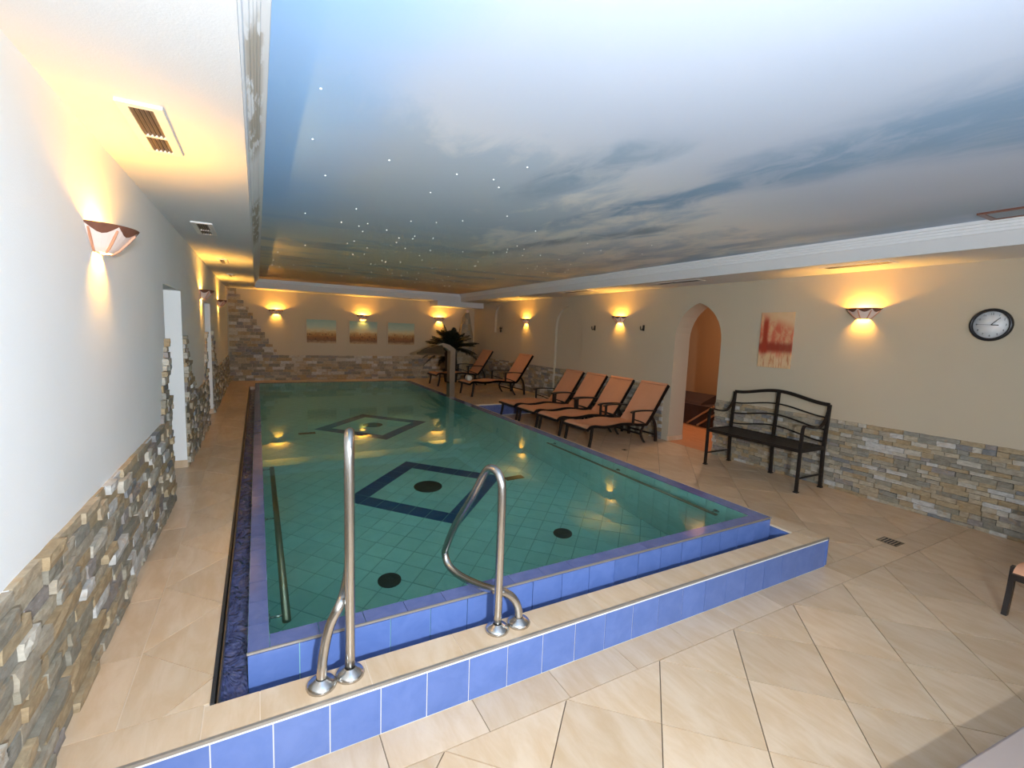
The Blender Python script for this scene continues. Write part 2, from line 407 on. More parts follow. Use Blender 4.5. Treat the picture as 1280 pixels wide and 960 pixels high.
def tiles(polys, plane, lev, thick, gap, mat, parent, name='tile', limit=300, joined='far_tiles'):
    def ctr(p):
        cx = sum(q[0] for q in p)/len(p); cy = sum(q[1] for q in p)/len(p)
        return {'z+': (cx, cy, lev), 'y-': (cx, lev, cy), 'x-': (lev, cx, cy)}[plane]
    polys = sorted(polys, key=lambda p: dist(ctr(p)))
    for p in polys[:limit]: tile_obj(p, plane, lev + random.uniform(-.0006, .0006), thick, gap, mat, parent, name)
    if polys[limit:]:
        bm = bmesh.new(); ax = {'z+': 2, 'y-': 1, 'x-': 0}[plane]; sg = {'z+': -1, 'y-': 1, 'x-': 1}[plane]
        for p in polys[limit:]: prism(bm, inset(p, gap/2), ax, lev, lev+sg*thick)
        tag(link(joined, bm, mat, parent), kind='stuff')

# ------------------------------------------------------------------ main dimensions
XL, XR, YF, YB = -.645, 6.0, 13.5, -2.6        # plaster faces of the four walls
ZD, ZS, ZC = .238, 2.54, 2.755                 # raised deck, soffits, mural ceiling
PX0, PX1, PY0, PY1 = .02, 3.40, 2.19, 12.0     # water edge
RX0, RX1, RY0, RY1 = -.065, 3.53, 2.10, 12.1   # outer edge of the overflow rim
ZR, ZW, ZP = .334, .334, -.90                  # rim, water, pool bottom
YR, YS = 1.81, 8.42                            # front riser; step of the right-hand deck

# ------------------------------------------------------------------ floors
floor = tag(link('floor', boxes((-.7, 6.35, YB-.2, YR+.02, -.15, -.008), (3.80, 6.35, YR+.02, YS, -.15, -.008)), M['grout']),
            'lower floor of large beige stone tiles laid diagonally in front of the pool', kind='structure')
tiles(diag((XL, XR-.005, YB, 1.61), .4285, 1.244, 1.61), 'z+', 0, .012, .005, M['tile'], floor)
tiles(grid((XL, XR-.005, 1.61, YR), .4255, .5, .844, 1.61), 'z+', 0, .012, .004, M['tile'], floor)
tiles(diag((3.82, XR-.005, YR, YS), .4285, 3.98, YR), 'z+', 0, .012, .005, M['tile'], floor)
deck = tag(link('floor', boxes((-1.05, -.185, YR, YF+.1, 0, ZD-.0035), (-.185, 3.80, YR, 1.972, 0, ZD-.0035), (3.64, 3.80, 1.972, YS, 0, ZD-.0035),
                (3.64, XR+.05, YS, YF+.1, 0, ZD-.0035), (-.185, 3.64, 12.2, YF+.1, 0, ZD-.0035)), M['grout_deck']),
           'raised deck around the pool, one blue tiled step above the lower floor', kind='structure')
lt = []
for k in range(-1, 24): lt.append(clip([(-.475, 2.43+.49*k-.01), (-.475, 2.43+.49*(k+1)-.01), (XL, 2.43+.49*(k+1)-.01), (XL, 2.43+.49*k-.01)], (XL, -.475, 1.985, YF)))
for k in range(-2, 21):
    y = 2.43+.58*k
    lt.append(clip([(-.475, y), (-.185, y-.29), (-.185, y+.29)], (-.475, -.185, 1.985, YF)))
    lt.append(clip([(-.475, y), (-.185, y+.29), (-.475, y+.58)], (-.475, -.185, 1.985, YF)))
lt += [[(XL, YR-.012), (-.207, YR-.012), (-.207, 1.985), (XL, 1.985)]]
tiles([p for p in lt if p], 'z+', ZD, .012, .004, M['tile'], deck)
tiles([[(-.207, YR-.012), (-.02, YR-.012), (-.02, 1.972), (-.207, 1.972)]] + grid((-.02, 3.81, YR-.012, 1.972), .41, .5), 'z+', ZD, .012, .004, M['tile'], deck)
tiles(grid((3.64, 3.81, 1.972, YS), .5, .41), 'z+', ZD, .012, .004, M['tile'], deck)
tiles(diag((3.64, XR-.005, YS, YF), .4285, 3.98, YS) + grid((-.185, 3.64, 12.2, YF), .43, .43), 'z+', ZD, .012, .005, M['tile'], deck)
# blue risers of the step
tiles(grid((XL, 3.805, .004, .218), .2005, .5, .022, .004), 'y-', YR-.010, .012, .005, M['blue'], deck)
tiles(grid((3.66, XR-.005, .004, .218), .2, .5), 'y-', YS-.010, .012, .005, M['blue_rim'], deck)
bm = boxes((XL, 3.812, YR-.006, YR+.01, 0, .224)); link('tile_bed', bm, M['grout_light'], deck)
tag(link('edge_strip', boxes((XL, 3.814, YR-.016, YR, .2195, .2265)), M['white'], deck), 'pale strip along the step edge')
tag(link('edge_strip', boxes((XL, 3.814, YR-.016, YR-.004, .2275, .2395)), M['trim'], deck), 'steel strip along the step edge')
link('edge_strip', boxes((3.796, 3.814, YR-.016, YS, .02, .232)), M['blue'], deck)

# ------------------------------------------------------------------ pool
pool = tag(empty('swimming_pool', (1.7, 7.1, 0)), 'long indoor overflow pool with blue tiled rim and turquoise bottom', 'pool')
O = Matrix.Translation((-1.7, -7.1, 0))
pool_off = pool
pool.location = (0, 0, 0)
link('basin', boxes((-.2, 3.66, 1.96, 12.22, -1.05, ZP-.006), (RX0, PX0-.006, RY0, RY1, ZP-.1, ZR-.012), (PX1+.006, RX1, RY0, RY1, ZP-.1, ZR-.012),
                    (RX0, RX1, RY0, PY0-.006, ZP-.1, ZR-.012), (RX0, RX1, PY1+.006, RY1, ZP-.1, ZR-.012)), M['poolgrout'], pool)
link('gutter', boxes((-.185, RX0, 1.972, 12.2, 0, .175), (RX1, 3.64, 1.972, 12.2, 0, .10), (RX0, RX1, 1.972, RY0, 0, .10), (RX0, RX1, RY1, 12.2, 0, .10)), M['gutter'], pool)
tag(link('gutter_edge', boxes((-.190, -.176, 1.972, 12.2, .17, ZD+.006)), M['black'], pool), 'black profile along the gutter')
link('gutter_edge', boxes((-.170, -.164, 1.972, 12.2, .17, ZD-.01)), M['steel_dull'], pool)
# blue faces of the trough
tiles(grid((RX0, RX1, .105, ZR-.013), .2, .5, RX0, .105), 'y-', RY0-.010, .012, .004, M['blue'], pool)
tiles(grid((1.972, 8.4, .105, ZD-.014), .2, .5), 'x-', 3.632, .010, .004, M['blue'], pool, limit=60)
# rim
tiles(grid((RX0, PX0, RY0-.012, RY1), .5, .2), 'z+', ZR, .012, .003, M['blue_rim'], pool, 'rim_tile')
tiles(grid((PX1, RX1+.006, RY0-.012, RY1), .5, .2), 'z+', ZR, .012, .003, M['blue_rim'], pool, 'rim_tile')
tiles(grid((PX0, PX1, RY0-.012, PY0), .2, .5), 'z+', ZR, .012, .003, M['blue_rim'], pool, 'rim_tile')
tiles(grid((PX0, PX1, PY1, RY1), .2, .5), 'z+', ZR, .012, .003, M['blue_rim'], pool, 'rim_tile')
tag(link('rim_strip', boxes((RX0-.002, RX1+.008, RY0-.016, RY0-.009, ZR-.008, ZR+.002)), M['trim'], pool), 'thin metal strip on the front edge')
# bottom: diagonal tiles with two navy diamonds
tp = .188; DC = ((1.69, 4.95), (1.69, 4.95+tp*math.sqrt(2)*11))
hd = 3.5*tp*math.sqrt(2)
pale, navy = [], []
for p in diag((PX0, PX1, PY0, PY1), tp, 1.69, 4.95 - tp*math.sqrt(2)/2):
    cx = sum(q[0] for q in p)/len(p); cy = sum(q[1] for q in p)/len(p); ring = False
    for (a, b) in DC:
        d = max(abs((cx-a)+(cy-b)), abs((cx-a)-(cy-b)))
        if hd - tp*math.sqrt(2) - .01 < d < hd + .01: ring = True
    (navy if ring else pale).append(p)
tiles(pale, 'z+', ZP, .012, .008, M['pooltile'], pool, 'floor_tile', 240)
tiles(navy, 'z+', ZP, .012, .008, M['pooldark'], pool, 'floor_tile', 60)
wt = grid((PY0, PY1, ZP, ZR-.013), .2, .2, PY0, ZR-.013-.2*7)
tiles(wt, 'x-', PX1, .010, .006, M['pooltile'], pool, 'wall_tile', 150, 'far_wall_tiles')
tiles(grid((PX0, PX1, ZP, ZR-.013), .2, .2, PX0, ZR-.013-.2*7), 'y-', PY1, .010, .006, M['pooltile'], pool, 'wall_tile', 0, 'end_wall_tiles')
bm = bmesh.new()
for p in wt: prism(bm, inset(p, .003), 0, PX0-.010, PX0)
tag(link('side_wall_tiles', bm, M['pooltile'], pool), kind='stuff')
bm = bmesh.new(); v = [bm.verts.new(p) for p in ((PX0, PY0, ZW), (PX1, PY0, ZW), (PX1, PY1, ZW), (PX0, PY1, ZW))]; bm.faces.new(v)
tag(link('water', bm, M['water'], pool), 'still clear green water')
def drain(x, y, r, name):
    bm = bmesh.new(); rr = lathe(bm, [(r, 0), (r, .012), (r*.9, .022), (r*.55, .03), (r*.5, .022), (r*.12, .026)], 20); bm.faces.new(rr[-1]); bm.faces.new(rr[0][::-1])
    return link(name, bm, M['pot'], pool, (x, y, ZP), True)
for (a, b) in DC: drain(a, b+.03, .16, 'floor_drain')
for x, y in ((.87, 3.45), (2.52, 3.46)): drain(x, y, .09, 'floor_nozzle')
link('floor_grille', boxes((2.62, 2.86, 4.78, 4.88, ZP, ZP+.01)), M['pot'], pool)
link('floor_grille', boxes((.52, .76, 7.6, 7.7, ZP, ZP+.01)), M['pot'], pool)

# ------------------------------------------------------------------ walls
def arch_pts(c, hw, zs, za, n=8, pointed=True):
    """right-to-left arch outline in (y, z) from (c+hw, zs) over the apex to (c-hw, zs)"""
    out = []
    if pointed:
        h = za-zs; R = (hw*hw+h*h)/(2*hw)
        a_end = math.atan2(h, R-hw)
        R1 = [(c+hw-R+R*math.cos(a_end*k/n), zs+R*math.sin(a_end*k/n)) for k in range(n+1)]
        out = R1 + [(2*c-y, z) for y, z in R1[::-1][1:]]
    else:
        out = [(c+hw*math.cos(math.pi*k/(2*n)), zs+(za-zs)*math.sin(math.pi*k/(2*n))) for k in range(2*n+1)]
    return out
D1, D2 = (4.58, 5.55), (7.86, 8.75)
wl = tag(link('wall_left', boxes((-1.0, XL, YB-.3, D1[0], -.15, 2.9), (-1.0, XL, D1[1], D2[0], -.15, 2.9), (-1.0, XL, D2[1], YF+.3, -.15, 2.9),
             (-1.0, XL, D1[0], D1[1], 1.99, 2.9), (-1.0, XL, D2[0], D2[1], 1.98, 2.9), (-1.0, XL, D1[0], D1[1], -.15, 0), (-1.0, XL, D2[0], D2[1], -.15, 0)), M['plaster_left']),
         'white plastered left wall above a split stone base', kind='structure')
for k, (d, zt) in enumerate(((D1, 1.99), (D2, 1.98))):
    dr = tag(link('door_%d' % (k+1), boxes((-1.04, -1.0, d[0]-.05, d[1]+.05, ZD, zt+.05)), M['white']), ('plain white door set deep in the nearer left wall opening', 'plain white door set deep in the farther left wall opening')[k], kind='structure')
    bm = boxes((-1.0, -.955, d[0]+.06, d[0]+.08, 1.2, 1.32)); box(bm, -.97, -.955, d[0]+.06, d[0]+.18, 1.25, 1.27)
    link('door_handle', bm, M['steel'], dr)
    tag(link('baseboard_left', boxes((-.95, XL+.004, d[1]-.012, d[1]-.001, ZD, ZD+.075)), M['tile']), ('beige tile skirting on the nearer door jamb', 'beige tile skirting on the farther door jamb')[k], kind='structure')
AC, AH, AZ, AA = 4.985, .435, 1.70, 2.27
NC, NH = 8.42, .50
SC_, SH = 11.75, .29
arch = arch_pts(AC, AH, AZ, AA); blind = arch_pts(NC, NH, 1.85, 2.33, 8, False); small = arch_pts(SC_, SH, 2.16, 2.43, 8, False)
iap = len(blind)//2; isp = len(small)//2
bm = bmesh.new()
zb, ztp = -.15, 2.9
pA = [(YB-.3, zb), (AC-AH, zb)] + arch[::-1] + [(AC+AH, zb), (6.6, zb), (6.6, ztp), (AC, ztp)]
# split at the arch apex so both halves are simple outlines
na = len(arch)//2
prism(bm, [(YB-.3, zb), (AC-AH, zb)] + arch[::-1][:na+1] + [(AC, ztp), (YB-.3, ztp)], 0, XR, XR+.35)
prism(bm, [(6.6, ztp), (AC, ztp)] + arch[:na+1][::-1] + [(AC+AH, zb), (6.6, zb)], 0, XR, XR+.35)
prism(bm, [(6.6, zb), (NC-NH, zb)] + blind[::-1][:iap+1] + [(NC, ztp), (6.6, ztp)], 0, XR, XR+.055)
prism(bm, [(SC_, ztp), (NC, ztp)] + blind[:iap+1][::-1] + [(NC+NH, zb), (SC_, zb), (SC_, 1.70), (SC_-SH, 1.70)] + small[::-1][:isp+1], 0, XR, XR+.055)
prism(bm, [(YF+.3, zb), (YF+.3, ztp), (SC_, ztp)] + small[:isp+1][::-1] + [(SC_+SH, 1.70), (SC_, 1.70), (SC_, zb)], 0, XR, XR+.055)
box(bm, XR+.055, XR+.35, 6.6, YF+.3, zb, ztp)
wr = tag(link('wall_right', bm, M['plaster']), 'cream plastered right wall with pointed doorway and arched niches', kind='structure')
wb = tag(link('wall_back', boxes((-1.0, XR+.35, YF, YF+.25, -.15, 2.9)), M['plaster']), 'cream plastered end wall beyond the pool', kind='structure')
WX0, WX1, WZ0, WZ1 = .4, 4.8, .8, 2.3  # opening of the unseen window, added to go with the fill light
wf = tag(link('wall_front', boxes((-1.0, WX0, YB-.25, YB, -.15, 2.9), (WX1, XR+.35, YB-.25, YB, -.15, 2.9), (WX0, WX1, YB-.25, YB, -.15, WZ0), (WX0, WX1, YB-.25, YB, WZ1, 2.9)), M['plaster_left']),
         'plain wall behind the camera with an added window opening', kind='structure')
wn = tag(link('added_window_1', boxes((WX0, WX1, YB-.16, YB-.10, WZ0, WZ0+.06), (WX0, WX1, YB-.16, YB-.10, WZ1-.06, WZ1), (WX0, WX0+.06, YB-.16, YB-.10, WZ0, WZ1), (WX1-.06, WX1, YB-.16, YB-.10, WZ0, WZ1), (2.57, 2.63, YB-.16, YB-.10, WZ0, WZ1)), M['white']),
         'wide white framed window added unseen behind the camera for fill light', kind='structure')
link('added_window_pane', boxes((WX0+.06, WX1-.06, YB-.135, YB-.125, WZ0+.06, WZ1-.06)), M['glass'], wn)
# corridor behind the pointed doorway
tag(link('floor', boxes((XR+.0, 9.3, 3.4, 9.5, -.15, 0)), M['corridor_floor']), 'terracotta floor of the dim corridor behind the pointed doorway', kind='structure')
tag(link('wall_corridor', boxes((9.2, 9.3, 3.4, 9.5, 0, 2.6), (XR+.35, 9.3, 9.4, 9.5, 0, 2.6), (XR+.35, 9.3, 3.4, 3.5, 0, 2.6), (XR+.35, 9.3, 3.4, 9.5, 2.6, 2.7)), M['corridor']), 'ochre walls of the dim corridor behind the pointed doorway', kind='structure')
tag(link('baseboard_right', boxes((XR-.012, XR-.001, AC+AH, AC+AH+.012, 0, .075), (XR-.012, XR+.35, AC+AH-.012, AC+AH-.001, 0, .075)), M['tile']), 'beige tile skirting on the jamb of the pointed doorway', kind='structure')

lamp('added_corridor_light', 'POINT', (7.6, 5.6, 2.3), 34, (1, .68, .45), .08)  # unseen warm light added to brighten the corridor through the doorway
# ------------------------------------------------------------------ split stone bases
def stone_mesh(seed):
    rd = random.Random(seed); bm = bmesh.new(); nx, nz = 3, 2
    fr = [[None]*(nz+1) for _ in range(nx+1)]; bk = [[None]*(nz+1) for _ in range(nx+1)]
    for i in range(nx+1):
        for j in range(nz+1):
            y = -.5+i/nx; z = -.5+j/nz; e = (i in (0, nx)) or (j in (0, nz))
            fr[i][j] = bm.verts.new(((.90 if e else 1.0)+rd.uniform(-.10, .10), y+(rd.uniform(-.03, .03) if 0 < i < nx else rd.uniform(-.02, .02)), z+(rd.uniform(-.06, .06) if 0 < j < nz else rd.uniform(-.05, .03))))
    for i in range(nx):
        for j in range(nz): bm.faces.new((fr[i][j], fr[i+1][j], fr[i+1][j+1], fr[i][j+1]))
    loop = [fr[i][0] for i in range(nx)] + [fr[nx][j] for j in range(nz)] + [fr[i][nz] for i in range(nx, 0, -1)] + [fr[0][j] for j in range(nz, 0, -1)]
    bkv = [bm.verts.new((-.3, v.co.y, v.co.z)) for v in loop]
    for k in range(len(loop)):
        bm.faces.new((loop[k], bkv[k], bkv[(k+1) % len(loop)], loop[(k+1) % len(loop)]))
    bmesh.ops.recalc_face_normals(bm, faces=bm.faces)
    me = bpy.data.meshes.new('stone'); bm.to_mesh(me); bm.free(); me.materials.append(M['stone']); return me
STM = [stone_mesh(s) for s in range(16)]
def veneer(parent, plane, lev, inside, a0, a1, z0, z1, rows, lens, depth, limit, joined):
    """plane 'x+','x-','y-': the direction the stones face; inside(a, z) tells if a stone stands there"""
    rd = random.Random(joined); S = []; z = z0
    while z < z1-.012:
        h = rd.uniform(*rows)
        if z+h > z1-.02: h = z1-z
        a = a0-rd.uniform(0, lens[0])
        while a < a1:
            L = rd.uniform(*lens); b0 = max(a, a0); b1 = min(a+L, a1)
            for lo, hi in inside(z+h/2):
                c0, c1 = max(b0, lo), min(b1, hi)
                if c1-c0 > .03: S.append(((c0+c1)/2, z+h/2, c1-c0, h))
            a += L
        z += h
    def loc(c, zz): return {'x+': (lev, c, zz), 'x-': (lev, c, zz), 'y-': (c, lev, zz)}[plane]
    rz = {'x+': 0, 'x-': math.pi, 'y-': -math.pi/2}[plane]
    S.sort(key=lambda s: dist(loc(s[0], s[1])))
    for c, zz, L, h in S[:limit]:
        o = bpy.data.objects.new('stone', rd.choice(STM)); COL.objects.link(o); o.parent = parent
        o.location = loc(c, zz); o.rotation_euler = (0, 0, rz); o.scale = (rd.uniform(*depth), L-.004, h-.003)
    if S[limit:]:
        vs, fs, tn = [], [], []
        for c, zz, L, h in S[limit:]:
            me = rd.choice(STM); k = len(vs); d = rd.uniform(*depth); t = rd.random()
            mt = Matrix.Translation(loc(c, zz)) @ Matrix.Rotation(rz, 4, 'Z') @ Matrix.Diagonal((d, L-.004, h-.003, 1))
            vs += [mt @ v.co for v in me.vertices]; fs += [[k+i for i in p.vertices] for p in me.polygons]; tn += [t]*len(me.polygons)
        me = bpy.data.meshes.new(joined); me.from_pydata(vs, [], fs); me.materials.append(M['stone_join'])
        at = me.attributes.new('tone', 'FLOAT', 'FACE'); at.data.foreach_set('value', tn)
        o = bpy.data.objects.new(joined, me); COL.objects.link(o); o.parent = parent; tag(o, kind='stuff')
def left_in(z):
    """runs along y that carry stone at height z: below the dado everywhere, above it only tapering against the door edges"""
    if z < .92: return [(-9, D1[0]-.015), (D1[1]+.015, D2[0]-.015), (D2[1]+.015, 20)]
    if z > 1.56: return []
    a = .05 + .30*round((1.56-z)/.64*6)/6; b = .06 + .70*round((1.56-z)/.64*6)/6
    return [(D1[0]-.015-a, D1[0]-.015), (D1[1]+.015, D1[1]+.015+b), (D2[0]-.015-a, D2[0]-.015), (D2[1]+.015, D2[1]+.015+b)]
# courses keep clear of the door edges: four runs along the wall
for a0, a1, lim in ((YB, 1.2, 0), (1.2, D1[0], 190), (D1[1], D2[0], 110), (D2[1], YF-.03, 0)):
    veneer(wl, 'x+', XL, left_in, a0, a1, (0 if a0 < 1 else ZD), 1.56 if a0 > 1 else .92, (.036, .066), (.10, .28), (.010, .044), lim, 'far_stones')
tag(link('trim_8', boxes((XL, XL+.012, YB, D1[0]-.33, .918, .930)), M['soffit']), 'thin white bead on top of the left stone base', kind='structure')
right_in = lambda z: [(-9, 20)]
veneer(wr, 'x-', XR, right_in, -1.0, AC-AH, 0, .83, (.030, .056), (.07, .20), (.010, .030), 300, 'far_stones')
for a0, a1, lv in ((AC+AH+.14, NC-NH, XR), (NC-NH, NC+NH, XR+.055), (NC+NH, YF-.03, XR)):
    veneer(wr, 'x-', lv, right_in, a0, a1, 0 if a0 < 8 else ZD, .93, (.045, .075), (.10, .25), (.012, .032), 0, 'far_stones')
back_in = lambda z: [(-9, 20)] if z < .88 else [(-9, -.52 + .95*math.ceil((ZS-z)/1.66*11)/11)]
veneer(wb, 'y-', YF, back_in, XL+.03, XR-.04, ZD, ZS, (.06, .085), (.12, .28), (.015, .05), 0, 'far_stones')

# ------------------------------------------------------------------ ceiling
ceil = tag(link('ceiling', boxes((-.2, 5.5, YB-.3, 13.1, ZC, ZC+.1)), M['mural']), 'lowered ceiling painted as a cloudy blue sky fading to sunset', kind='structure')
tag(link('trim_1', boxes((-1.0, -.03, YB-.3, YF+.2, ZS, 2.9)), M['soffit']), 'white lowered ceiling band along the left wall', kind='structure')
tag(link('trim_2', boxes((5.24, XR+.3, YB-.3, YF+.2, ZS, 2.9)), M['soffit']), 'white lowered ceiling band along the right wall', kind='structure')
tag(link('trim_3', boxes((-.03, 5.24, 12.8, YF+.2, ZS, 2.9)), M['soffit']), 'white lowered ceiling band in front of the end wall', kind='structure')
tag(link('trim_4', boxes((4.55, XR, 12.85, YF, 2.39, ZS)), M['soffit']), 'white box beam in the far right corner', kind='structure')
def moulding(name, prof, a, b, axis, label):
    bm = bmesh.new(); prism(bm, prof, axis, a, b); tag(link(name, bm, M['moulding']), label, kind='structure')
moulding('trim_5', [(-.03, 2.60), (-.022, 2.60), (-.018, 2.655), (-.004, 2.655), (0, 2.668), (.008, 2.668), (.010, 2.684), (.018, 2.684), (.021, 2.70), (.029, 2.70), (.033, 2.722), (.060, 2.726), (.064, ZC), (-.03, ZC)], YB, 12.8, 1, 'white stepped moulding with peeling paint on the left')
moulding('trim_6', [(5.24, 2.66), (5.228, 2.662), (5.226, 2.684), (5.214, 2.686), (5.212, 2.706), (5.198, 2.708), (5.196, 2.728), (5.18, 2.73), (5.176, ZC), (5.24, ZC)], YB, 12.8, 1, 'white stepped moulding on the right')
moulding('trim_7', [(12.8, 2.68), (12.785, 2.682), (12.78, 2.71), (12.76, 2.713), (12.755, ZC), (12.8, ZC)], -.03, 5.24, 0, 'white stepped moulding at the far end')
# fibre optic stars
bm = bmesh.new(); lathe_r = lathe(bm, [(.0045, 0), (.0045, -.003)], 6); bm.faces.new(lathe_r[1]); bm.faces.new(lathe_r[0][::-1])
smesh = link('star_light', bm, M['star'], ceil, (.27, 2.35, ZC)).data
rs = random.Random(3)
for k in range(130):
    x = rs.uniform(.2, 4.6); y = 2.3 + 8.5*rs.random()**.9
    if y < 4 and x > 2.2: continue
    o = bpy.data.objects.new('star_light', smesh); COL.objects.link(o); o.parent = ceil; o.location = (x, y, ZC)
# ------------------------------------------------------------------ ceiling vents
def louvre(name, x0, x1, y0, y1, label, split):
    t = tag(empty(name, ((x0+x1)/2, (y0+y1)/2, ZS)), label, 'air vent', 'ceiling vents of the left band'); hx, hy = (x1-x0)/2, (y1-y0)/2; f = .035
    link('frame', boxes((-hx, hx, -hy, -hy+f, -.012, 0), (-hx, hx, hy-f, hy, -.012, 0), (-hx, -hx+f, -hy+f, hy-f, -.012, 0), (hx-f, hx, -hy+f, hy-f, -.012, 0), (-hx+f, hx-f, split-.012, split+.012, -.012, 0)), M['white'], t)
    link('backing', boxes((-hx+f, hx-f, -hy+f, hy-f, -.003, -.0005)), M['vent_dark'], t)
    n = 5; wdt = (2*hx-2*f)/n
    for a, b in ((-hy+f, split-.012), (split+.012, hy-f)):
        for k in range(n):
            bm = bmesh.new(); c = -hx+f+wdt*(k+.5)
            bar(bm, [(c, a+.004, -.009), (c, b-.004, -.009)], (wdt*.24, 0, .004), (-.0012, 0, .0012))
            link('blade', bm, M['vent_slat'], t)
louvre('air_vent', -.46, -.31, 2.375, 2.975, 'louvred ceiling vent nearest the camera, two rows of brown blades', .06)
louvre('air_vent', -.475, -.32, 4.835, 5.43, 'small louvred ceiling vent, second from the camera', .06)
louvre('air_vent', -.455, -.335, 7.42, 7.92, 'louvred ceiling vent, third from the camera, glowing above the second sconce', .06)
louvre('air_vent', -.45, -.35, 9.6, 10.1, 'far louvred ceiling vent above the third sconce', .06)
for x0, x1, y0, y1, lab in ((5.44, 5.56, 2.33, 2.93, 'dark slot vent in the right ceiling band above the sconce beside the clock'), (5.42, 5.53, 4.58, 5.34, 'dark slot vent in the right ceiling band above the pointed doorway'), (5.39, 5.49, 7.02, 7.82, 'dark slot vent in the right ceiling band above the four loungers')):
    t = tag(empty('slot_vent', ((x0+x1)/2, (y0+y1)/2, ZS)), lab, 'air vent', 'slot vents of the right band'); hx, hy = (x1-x0)/2, (y1-y0)/2
    link('frame', boxes((-hx-.03, -hx, -hy-.03, hy+.03, -.006, 0), (hx, hx+.03, -hy-.03, hy+.03, -.006, 0), (-hx, hx, -hy-.03, -hy, -.006, 0), (-hx, hx, hy, hy+.03, -.006, 0)), M['soffit'], t)
    link('slot', boxes((-hx, hx, -hy, hy, -.004, -.0005)), M['vent_dark'], t)
t = tag(empty('ceiling_hatch', (5.0, 1.1, ZC)), 'flat hatch with brown edge strips in the painted ceiling at the right edge', 'hatch')
link('frame', boxes((-.11, -.085, -.5, .45, -.014, 0), (.15, .175, -.5, .45, -.014, 0), (-.085, .15, .41, .45, -.014, 0)), M['ceramic_dark'], t)
link('panel', boxes((-.085, .15, -.5, .41, -.008, -.001)), M['hatch'], t)

# ------------------------------------------------------------------ sconces
def sconce_parts(t):
    """half bowl against the wall; the wall is the local plane x = 0, the bowl bulges to +x"""
    n = 16; prof = [(.075, -.105), (.105, -.085), (.150, -.045), (.185, -.012), (.205, .012)]; th = .008
    bm = bmesh.new()
    out = lathe(bm, [(r, z) for r, z in prof], n, a0=-math.pi/2, a1=math.pi/2); inn = lathe(bm, [(r-th, z+.002) for r, z in prof], n, a0=-math.pi/2, a1=math.pi/2)
    for k in range(n):
        bm.faces.new((out[0][k], inn[0][k], inn[0][k+1], out[0][k+1])); bm.faces.new((out[-1][k], out[-1][k+1], inn[-1][k+1], inn[-1][k]))
    for e in (0, n):
        for a in range(len(prof)-1): bm.faces.new((out[a][e], out[a+1][e], inn[a+1][e], inn[a][e]))
    link('bowl', bm, M['ceramic'], t)
    # scalloped brown band under the rim
    bm = bmesh.new(); fl = 4
    m = 24; topv = []; botv = []
    for k in range(m+1):
        a = -math.pi/2 + math.pi*k/m; ph = (k*fl/m) % 1.0; dz = .008 + .034*math.sin(math.pi*ph)
        def R(z):
            for (r0, z0), (r1, z1) in zip(prof, prof[1:]):
                if z0 <= z <= z1: return r0+(r1-r0)*(z-z0)/(z1-z0)
            return prof[-1][0]
        zt = .0125; zl = .012-dz
        topv.append((bm.verts.new(((R(.012)+.003)*math.cos(a), (R(.012)+.003)*math.sin(a), zt)), bm.verts.new(((R(.012)-.012)*math.cos(a), (R(.012)-.012)*math.sin(a), zt+.002))))
        botv.append(bm.verts.new(((R(zl)+.004)*math.cos(a), (R(zl)+.004)*math.sin(a), zl)))
    for k in range(m):
        bm.faces.new((topv[k][0], topv[k+1][0], botv[k+1], botv[k])); bm.faces.new((topv[k][0], topv[k][1], topv[k+1][1], topv[k+1][0]))
    link('scalloped_rim', bm, M['ceramic_dark'], t)
    for k in range(fl+1):
        a = -math.pi/2 + math.pi*k/fl; a = max(-1.5, min(1.5, a)); bm = bmesh.new()
        tube(bm, [((r+.003)*math.cos(a), (r+.003)*math.sin(a), z) for r, z in prof[:-1]], [.006, .007, .008, .006], 6); link('rib', bm, M['ceramic_rib'], t)
    bm = bmesh.new(); rr = lathe(bm, [(.001, -.024), (.016, -.018), (.021, 0), (.016, .018), (.001, .024)], 10, (.066, 0, -.050)); link('bulb', bm, M['bulb'], t, None, True)
    link('wall_plate', boxes((0, .012, -.05, .05, -.10, -.02)), M['white'], t)
def sconce(loc, rz, label, src=None):
    t = tag(empty('wall_sconce', loc, rz), label, 'sconce', 'ceramic half bowl sconces on the walls'); t.scale = (.76, .86, 1)
    if src is None: sconce_parts(t)
    else:
        for c in src.children:
            d = c.copy(); COL.objects.link(d); d.parent = t
    return t
s0 = sconce((XL, 2.87, 2.11), 0, 'large pale half bowl sconce on the left wall nearest the camera')
sconce((XL, 7.42, 2.10), 0, 'half bowl sconce on the left wall between the two door openings', s0)
sconce((XL, 10.5, 2.10), 0, 'farthest half bowl sconce on the left wall, near the stone stair pattern', s0)
sconce((.434, YF, 2.055), -math.pi/2, 'sconce on the end wall to the left of the three beach paintings', s0)
sconce((2.60, YF, 2.02), -math.pi/2, 'sconce on the end wall above the middle beach painting', s0)
sconce((4.84, YF, 2.06), -math.pi/2, 'sconce on the end wall above the palm', s0)
sconce((XR, 10.25, 2.05), math.pi, 'sconce on the right wall between the small niche and the blind arch', s0)
sconce((XR, 6.76, 2.07), math.pi, 'sconce on the right wall above the row of four loungers, between two hooks', s0)
sconce((XR, 2.74, 2.11), math.pi, 'sconce on the right wall between red painting and clock', s0)

